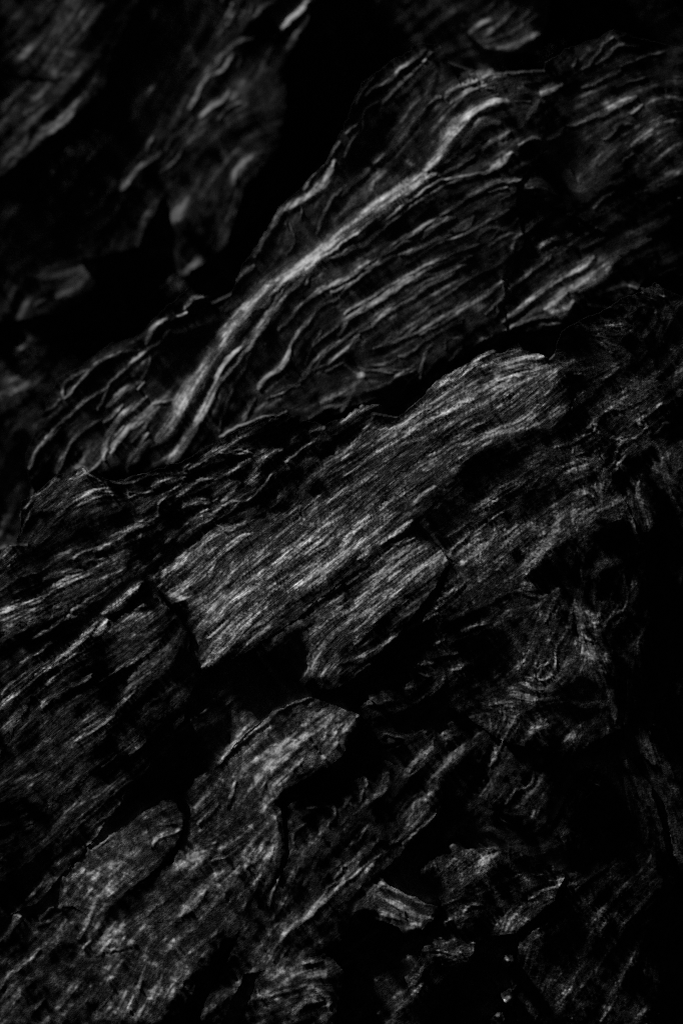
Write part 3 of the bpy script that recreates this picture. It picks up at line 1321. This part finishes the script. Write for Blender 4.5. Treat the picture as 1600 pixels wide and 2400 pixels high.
# tone the facets should take: crest lines, faint ground between them, grain
TEX = dict(B=(.05, .30, .36, 0, .14, .10, 14, 1.1, .5), U=(.16, .28, .26, .06, .08, .14, 12, 1.0, .25), S=(.50, .20, .10, .22, .05, .12, 17, 1.0, .4),
           L=(.46, .28, .22, .22, .12, .18, 12, .9, .2), M=(.20, .18, .18, .16, .12, .32, 13, .9, .35), R=(.36, .28, .22, .40, .22, .26, 12, .78, .22),
           Q=(0, 0, 0, .2, .1, .3, 20, 1, .3), O=(.25, .28, .3, .24, .2, .26, 12.0, .8, .3))
comp = [np.full((NY, NX), x) for x in TEX['O']]
for i, t in enumerate(TH):
    m_ = label == i + 1
    for q_ in range(9): comp[q_][m_] = TEX[t[6]][q_]
comp = [smooth(x, 2.5) for x in comp]
n_i = D['n_i']
soft = smooth(V, 2.2)
soft2 = smooth(V, 7)
T = np.maximum(V, soft * .55) * comp[7] + comp[8] * .8 * soft2 * np.clip(1 + .5 * n_c, 0, 3) + comp[6] * np.clip(.8 + .8 * n_c + .4 * n_l + .3 * n_i, 0, 4)
iso = comp[3] * n_g + comp[4] * n_b * .6 + comp[5] * n_i
_y, _x = np.mgrid[0:NY, 0:NX]
def down(a, k): return a[np.clip(np.rint(_y - LDIR[1] * k).astype(int), 0, NY - 1), np.clip(np.rint(_x - LDIR[0] * k).astype(int), 0, NX - 1)]
# the undercut below each ledge
und = np.clip((np.maximum(down(V, 3), down(V, 5) * .8) - V) / 45.0, 0, 1)
tex = comp[0] * n_f + comp[1] * n_m + comp[2] * n_c + comp[4] * n_b * .4 + iso
T = T * np.exp(GRAIN * tex - .4 * (GRAIN * .7) ** 2) * D['Dk'] * TGAIN * (1 - (.78 - .5 * np.clip((comp[0] - .42) / .08, 0, 1)) * und)
# glinting grains in the rough dark rock
T = T + (comp[3] > .4) * np.clip(n_g - 2.4, 0, 1.2) * 70 * np.clip(n_b + .3 + .5 * n_l, 0, 2)
T = T + .6 * (T - smooth(T, 1.3))
T = np.clip(T - 1.5, 0, 215)

Vs = .6 * V * D['Dk'] + .4 * smooth(V * D['Dk'], 2.5)  # pale rock bands, with lit crests and shaded gaps also painted into the colour
mineral_and_shade = np.clip(Vs / 150.0, 0, 1)
mineral_and_shade = np.clip((ALB_LO + (ALB_HI - ALB_LO) * mineral_and_shade) * np.exp(GRAIN * (iso + .4 * comp[0] * n_f)), .02, .6)
ALB = mineral_and_shade
L = np.clip(KL * lin(T) / ALB, 0, .9)
gg = np.linspace(-1.2, 3.0, 800); LL = (SZ + gg * SXY) / np.sqrt(1 + gg * gg)
k = int(np.argmax(LL)); g = np.interp(L, LL[:k], gg[:k])
blk = np.clip(1 - T / 7.0, 0, 1)
g = np.clip(g - BLK * blk, -1.6, 2.4)
Yc, Xc = np.mgrid[0:NY, 0:NX].astype(float)
g0 = g.copy()
for it in range(NIT):
    gm = g.mean()
    # integrate along the light direction
    py, px = 64, 64
    gp = np.pad(g - gm, ((py, py), (px, px)), mode='reflect')
    ky = np.fft.fftfreq(gp.shape[0])[:, None] * 2 * np.pi; kx = np.fft.rfftfreq(gp.shape[1])[None] * 2 * np.pi
    kd = kx * LDIR[0] + ky * LDIR[1]; kc = kx * LDIR[1] - ky * LDIR[0]
    Hh = np.fft.rfft2(gp) * (-1j * kd) / (kd * kd + KREG * kc ** 2 + KREG4 * kc ** 4 + (1.0 / HPI) ** 2)
    H = np.fft.irfft2(Hh, s=gp.shape)[py:-py, px:-px]
    H = H + gm * ((Xc - NX / 2) * LDIR[0] + (Yc - NY * .55) * LDIR[1])
    hy, hx = np.gradient(H)
    nn = np.sqrt(1 + hx * hx + hy * hy)
    Ls = (SZ + SXY * (hx * LDIR[0] + hy * LDIR[1])) / nn
    Lt = np.where(blk > .5, -BLK * blk, L)
    g = smooth(np.clip(g + .8 * (Lt - Ls), -1.8, 2.6), .3)
H = smooth(H, HS) + MICRO * (comp[0] * n_f + comp[3] * n_g * .6) * np.clip(smooth(T, 1.5) / 30, .1, 1.5)
sxx = np.gradient(H)
gs = sxx[1] * LDIR[0] + sxx[0] * LDIR[1]
print('relief', H.min(), H.max(), H.std(), 'slope', gs.mean(), 'L', L.mean(), time.time() - T0)

uu = U0 + SP * np.arange(NX)[None, :] + np.zeros((NY, 1)); vv = V0 + SP * np.arange(NY)[:, None] + np.zeros((1, NX))
depth0 = D0 - H * SP * MPP


# heights of the rocks above the bedrock, the bedrock taking the level of the deeper neighbour
DZ = np.zeros((NY, NX))
for i, t in enumerate(TH): DZ[label == i + 1] = t[3]
def grow(a, n):
    a = a.copy()
    for _ in range(n):
        p = np.pad(a, 1, mode='edge')
        a = np.maximum(np.maximum(np.maximum(p[:-2, 1:-1], p[2:, 1:-1]), np.maximum(p[1:-1, :-2], p[1:-1, 2:])), a)
    return a
def zone(txt):
    p = np.array([[float(q) for q in s.split(',')] for s in txt.split()]) / FS
    return fill_mask(p)
ZA = zone('-400,-400 -400,1320 60,1250 85,1040 150,880 345,790 480,700 560,660 660,490 805,305 850,205 970,125 1110,170 1260,160 1400,95 1568,140 1900,180 1900,-400')
ZB = zone('-400,-400 -400,1340 60,1260 75,1170 140,1115 186,1095 260,1130 420,1085 525,1025 640,975 720,990 850,948 935,962 1010,895 1105,835 1250,838 1300,785 1500,675 1620,725 1900,750 1900,-400')
DZB = np.where(ZA, .934, np.where(ZB, .323, .007)) + GAP
DZ = np.where(label > 0, DZ, DZB)

def shade(Z):
    gy, gx = np.gradient(Z)
    gy = np.clip(gy, -3, 3); gx = np.clip(gx, -3, 3)
    ns = (SZ + SXY * (gx * LDIR[0] + gy * LDIR[1])) / np.sqrt(1 + gx * gx + gy * gy)
    S = Z.copy(); sh = LDIR[0] / LDIR[1]; st = math.hypot(1, sh) * SZ / SXY
    xs_ = np.arange(NX, dtype=float)
    for y in range(1, NY):
        p = np.interp(xs_ - sh, xs_, S[y - 1]) - st
        np.maximum(Z[y], p, out=S[y])
    lit = np.exp(-np.maximum(S - Z, 0) / 1.5)
    return np.clip(ns, 0, 1), lit

# ================================================================ layers of each rock
def seed_layers(i, kmax):
    m = label == i + 1
    ys, xs = np.nonzero(m)
    cand = []
    for nums, sc, p in D['S']:
        c = spline(cells(p), 4)
        xi = np.clip(c[:, 0].astype(int), 0, NX - 1); yi = np.clip(c[:, 1].astype(int), 0, NY - 1)
        if m[yi, xi].mean() < .6: continue
        Ln = np.hypot(*np.diff(c, axis=0).T).sum()
        cand.append((Ln * (nums[0] * sc) ** .5, c, nums[1]))
    cand.sort(key=lambda t: -t[0])
    cand = cand[:kmax]
    if len(cand) < 2: return None
    y0, y1, x0, x1 = ys.min(), ys.max() + 1, xs.min(), xs.max() + 1
    q = 2
    Y, X = np.mgrid[y0:y1:q, x0:x1:q].astype(np.float32)
    X = X - 5 * LDIR[0] + D['wx'][y0:y1:q, x0:x1:q] * 1.5; Y = Y - 5 * LDIR[1] + D['wy'][y0:y1:q, x0:x1:q] * 1.5
    best = np.full(X.shape, 1e9, np.float32); idx = np.zeros(X.shape, np.int32)
    for j, (_, c, _b) in enumerate(cand):
        for a in c[::2]:
            ex, ey = X - a[0], Y - a[1]
            # along / across the foliation: layers run on beyond the crest that marks them
            al = ex * .70 - ey * .71; ac = ex * .71 + ey * .70
            d = (al * .35) ** 2 + ac ** 2
            w = d < best; best[w] = d[w]; idx[w] = j
    full = np.repeat(np.repeat(idx, q, 0), q, 1)[:y1 - y0, :x1 - x0]
    out = np.zeros((NY, NX), np.int32); out[y0:y1, x0:x1] = full + 1
    out[~m] = 0
    return out, ['pale_band' if t[2] >= 100 else ('dark_layer' if t[2] < 56 else 'layer') for t in cand]

# ================================================================ material
def rock_material(name, tone, rough, spec, bump, bands):
    m = bpy.data.materials.new(name); m.use_nodes = True
    n = m.node_tree; n.nodes.clear(); N = n.nodes.new; K = n.links.new
    o = N('ShaderNodeOutputMaterial'); b = N('ShaderNodeBsdfPrincipled'); K(b.outputs[0], o.inputs[0])
    at = N('ShaderNodeAttribute'); at.attribute_name = 'mineral_and_shade'  # rock colour including the painted light and shade
    ab = N('ShaderNodeAttribute'); ab.attribute_name = 'banding'
    tc = N('ShaderNodeNewGeometry')
    z1 = N('ShaderNodeTexNoise'); z1.inputs['Scale'].default_value = 34; z1.inputs['Detail'].default_value = 6; z1.inputs['Roughness'].default_value = .7
    z2 = N('ShaderNodeTexNoise'); z2.inputs['Scale'].default_value = 320; z2.inputs['Detail'].default_value = 3; z2.inputs['Roughness'].default_value = .65
    K(tc.outputs['Position'], z1.inputs['Vector']); K(tc.outputs['Position'], z2.inputs['Vector'])
    mr = N('ShaderNodeMath'); mr.operation = 'MULTIPLY'; mr.inputs[1].default_value = tone
    K(at.outputs['Fac'], mr.inputs[0])
    # mottling x banding x grain
    a1 = N('ShaderNodeMapRange'); a1.inputs['From Min'].default_value = .3; a1.inputs['From Max'].default_value = .7
    a1.inputs['To Min'].default_value = .55; a1.inputs['To Max'].default_value = 1.4; K(z1.outputs['Fac'], a1.inputs['Value'])
    a2 = N('ShaderNodeMapRange'); a2.inputs['From Min'].default_value = .3; a2.inputs['From Max'].default_value = .7
    a2.inputs['To Min'].default_value = .8; a2.inputs['To Max'].default_value = 1.2; K(z2.outputs['Fac'], a2.inputs['Value'])
    a3 = N('ShaderNodeMapRange'); a3.inputs['From Min'].default_value = -2; a3.inputs['From Max'].default_value = 2
    a3.inputs['To Min'].default_value = 1 - bands; a3.inputs['To Max'].default_value = 1 + bands; a3.clamp = True; K(ab.outputs['Fac'], a3.inputs['Value'])
    def mul(x, y):
        q = N('ShaderNodeMath'); q.operation = 'MULTIPLY'; K(x, q.inputs[0]); K(y, q.inputs[1]); return q.outputs[0]
    def dot(vec):
        q = N('ShaderNodeVectorMath'); q.operation = 'DOT_PRODUCT'; K(tc.outputs['Position'], q.inputs[0]); q.inputs[1].default_value = tuple(vec); return q.outputs['Value']
    xyz = N('ShaderNodeCombineXYZ')
    K(dot((RIGHT * .76 + UP * .65) * 45), xyz.inputs[0]); K(dot((RIGHT * .65 - UP * .76) * 420), xyz.inputs[1]); K(dot(BACK * 160), xyz.inputs[2])
    z3 = N('ShaderNodeTexNoise'); z3.inputs['Scale'].default_value = 1; z3.inputs['Detail'].default_value = 3; z3.inputs['Roughness'].default_value = .6; z3.inputs['Distortion'].default_value = .6
    K(xyz.outputs[0], z3.inputs['Vector'])
    al = N('ShaderNodeAttribute'); al.attribute_name = 'aligned'
    s1 = N('ShaderNodeMapRange'); s1.inputs['From Min'].default_value = .32; s1.inputs['From Max'].default_value = .68
    s1.inputs['To Min'].default_value = .35; s1.inputs['To Max'].default_value = 1.7; K(z3.outputs['Fac'], s1.inputs['Value'])
    s2 = N('ShaderNodeMix'); s2.inputs[2].default_value = 1.0; K(al.outputs['Fac'], s2.inputs[0]); K(s1.outputs[0], s2.inputs[3])
    mr_ = mr.outputs[0]; mr = N('ShaderNodeMath'); mr.operation = 'MULTIPLY'; K(mr_, mr.inputs[0]); K(s2.outputs[0], mr.inputs[1])
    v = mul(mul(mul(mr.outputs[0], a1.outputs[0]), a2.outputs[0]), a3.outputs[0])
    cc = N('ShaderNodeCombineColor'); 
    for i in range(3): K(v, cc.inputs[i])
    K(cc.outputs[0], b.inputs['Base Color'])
    b.inputs['Roughness'].default_value = rough
    b.inputs['Specular IOR Level'].default_value = spec
    bp = N('ShaderNodeBump'); bp.inputs['Strength'].default_value = bump; bp.inputs['Distance'].default_value = .002
    hh = N('ShaderNodeMath'); hh.operation = 'MULTIPLY_ADD'; K(z3.outputs['Fac'], hh.inputs[0]); K(al.outputs['Fac'], hh.inputs[1]); K(z2.outputs['Fac'], hh.inputs[2])
    K(hh.outputs[0], bp.inputs['Height']); K(bp.outputs[0], b.inputs['Normal'])
    return m
M_ROCK = rock_material('banded_gneiss', 1.0, .85, .12, .5, .2)
M_DARK = rock_material('dark_schist', .9, .7, .2, .7, .2)
M_QUARTZ = rock_material('quartz', 1.3, .4, .5, .5, .1)

# ================================================================ meshes
_th = np.arctan2(D['vy'], D['vx']); ALI = (np.cos(_th + math.radians(40.5)) ** 30 * np.clip(comp[0] / .5, 0, 1)).astype(np.float32)
MIN_SHADE = mineral_and_shade.astype(np.float32); BAND = (.4 * n_m + .9 * n_f + .2 * n_c).astype(np.float32)
def world(u, v, dep):
    x = (u - 800) / F_PX * dep; y = (1200 - v) / F_PX * dep
    return CAM + x[:, None] * RIGHT + y[:, None] * UP - dep[:, None] * BACK

def patch(name, mask, dz, mat, parent, origin, skirt=.10, bulge=None, extra=None):
    """mask over cells (NY-1, NX-1) -> one solid-sided mesh"""
    cy, cx = np.nonzero(mask)
    q = np.stack([cy * NX + cx, (cy + 1) * NX + cx, (cy + 1) * NX + cx + 1, cy * NX + cx + 1], 1)
    ids, inv = np.unique(q, return_inverse=True); inv = inv.reshape(q.shape)
    dep = depth0.ravel()[ids] + dz
    if bulge is not None: dep = dep - bulge.ravel()[ids]
    P = world(uu.ravel()[ids], vv.ravel()[ids], dep)
    mi = MIN_SHADE.ravel()[ids]; ba = BAND.ravel()[ids]; li = ALI.ravel()[ids]
    faces = [inv]
    # sides: follow every open edge down into the rock below
    mp = np.pad(mask, 1)
    c = mp[1:-1, 1:-1]
    e = []
    def edges(nb, a, b):
        yy, xx = np.nonzero(c & ~nb)
        e.append(np.stack([(yy + a[0]) * NX + xx + a[1], (yy + b[0]) * NX + xx + b[1]], 1))
    edges(mp[:-2, 1:-1], (0, 1), (0, 0)); edges(mp[2:, 1:-1], (1, 0), (1, 1))
    edges(mp[1:-1, :-2], (0, 0), (1, 0)); edges(mp[1:-1, 2:], (1, 1), (0, 1))
    E = np.vstack(e)
    if skirt and len(E):
        bid, binv = np.unique(E, return_inverse=True); binv = binv.reshape(E.shape)
        n0 = len(P); pos = np.searchsorted(ids, bid)
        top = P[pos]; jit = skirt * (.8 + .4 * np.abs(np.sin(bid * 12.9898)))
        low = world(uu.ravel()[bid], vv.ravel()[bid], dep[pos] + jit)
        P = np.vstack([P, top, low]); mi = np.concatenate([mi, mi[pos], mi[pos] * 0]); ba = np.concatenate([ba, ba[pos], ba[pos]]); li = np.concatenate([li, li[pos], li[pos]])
        m = len(bid)
        faces.append(np.stack([n0 + binv[:, 1], n0 + binv[:, 0], n0 + m + binv[:, 0], n0 + m + binv[:, 1]], 1))
    if extra is not None:
        P2, F2 = extra; faces.append(F2 + len(P)); P = np.vstack([P, P2]); mi = np.concatenate([mi, np.zeros(len(P2))]); ba = np.concatenate([ba, np.zeros(len(P2))]); li = np.concatenate([li, np.zeros(len(P2))])
    F = np.vstack(faces).astype(np.int32)
    me = bpy.data.meshes.new(name)
    P = P - origin
    me.vertices.add(len(P)); me.vertices.foreach_set('co', P.astype(np.float32).ravel())
    me.loops.add(F.size); me.loops.foreach_set('vertex_index', F.ravel())
    me.polygons.add(len(F)); me.polygons.foreach_set('loop_start', np.arange(0, F.size, 4, dtype=np.int32))
    me.polygons.foreach_set('loop_total', np.full(len(F), 4, np.int32))
    me.polygons.foreach_set('use_smooth', np.ones(len(F), bool))
    for nm_, ar in (('mineral_and_shade', mi), ('banding', ba), ('aligned', li)):
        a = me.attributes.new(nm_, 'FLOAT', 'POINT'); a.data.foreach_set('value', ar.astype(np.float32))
    me.update(calc_edges=True); me.validate()
    me.materials.append(mat)
    o = bpy.data.objects.new(name, me); COL.objects.link(o)
    if parent is not None: o.parent = parent
    else: o.location = origin
    return o

cell = label[:-1, :-1]
tri = 0
rngz = np.random.default_rng(3)
for i, (nm, cat, lab, dz, kk_, poly, tx) in enumerate(TH):
    m = cell == i + 1
    if m.sum() < 20: continue
    cy, cx = np.nonzero(m)
    cen = world(np.array([U0 + SP * cx.mean()]), np.array([V0 + SP * cy.mean()]), np.array([depth0[int(cy.mean()), int(cx.mean())] + dz + .1]))[0]
    mat = M_QUARTZ if nm == 'quartz_chip' else (M_DARK if nm in ('rock_mass', 'rock_wall') else M_ROCK)
    lay = seed_layers(i, kk_) if kk_ > 1 else None
    if lay is None:
        o = patch(nm, m, dz, mat, None, cen, skirt=.14)
    else:
        o = bpy.data.objects.new(nm, None); COL.objects.link(o); o.location = cen; o.empty_display_size = .1
        lay, kinds = lay; lc = lay[:-1, :-1]
        big = np.bincount(lc[m], minlength=len(kinds) + 1); big[0] = 0
        js = [j for j in range(1, len(kinds) + 1) if big[j] >= 60]
        rest = m & ~np.isin(lc, js)
        for j in js:
            mm = m & (lc == j)
            if j == int(np.argmax(big)): mm |= rest
            patch(kinds[j - 1], mm, dz + rngz.uniform(-.0002, .0002), mat, o, cen, skirt=.12)
        # crumbs too small for a layer go with the biggest one: keep none open
    o['label'] = lab; o['category'] = cat; o['kind'] = 'thing'

# the bedrock itself: everything between the rocks, and a coarse sheet running on below them
q = 12
ys = np.arange(0, NY, q); xs = np.arange(0, NX, q)
Hs = smooth(depth0, 10)[::q, ::q] + .02
dzbed = DZB
if True:
    low = grow(np.where(label > 0, DZ, DZB)[::q, ::q], 2)
    D_ = np.full(Hs.shape, D0 + 1.18).ravel()
    gu, gv = np.meshgrid(U0 + SP * xs, V0 + SP * ys)
    # run the outer rows far out so the rock face carries on past the picture
    eu = gu.copy(); ev = gv.copy()
    eu[:, 0] -= 2600; eu[:, -1] += 2600; ev[0, :] -= 1200; ev[-1, :] += 1500
    P2 = world(eu.ravel(), ev.ravel(), D_)
    ny, nx = len(ys), len(xs)
    a = (np.arange(ny - 1)[:, None] * nx + np.arange(nx - 1)[None]).ravel()
    F2 = np.stack([a, a + nx, a + nx + 1, a + 1], 1)
m = cell == 0
o = patch('bedrock', m, dzbed, M_DARK, None, np.array([0, 4.0, 0]), skirt=.3, extra=(P2, F2)) if False else None
depth_save = depth0
depth0 = depth0 + dzbed
o = patch('bedrock', m, 0.0, M_DARK, None, np.array([0, 4.0, 0.0]), skirt=.0, extra=(P2, F2))
depth0 = depth_save
o['kind'] = 'structure'; o['label'] = 'dark bedrock in the gully and cracks between the rocks'
print('built', time.time() - T0, sum(len(x.data.polygons) for x in SC.objects if x.type == 'MESH') * 2)
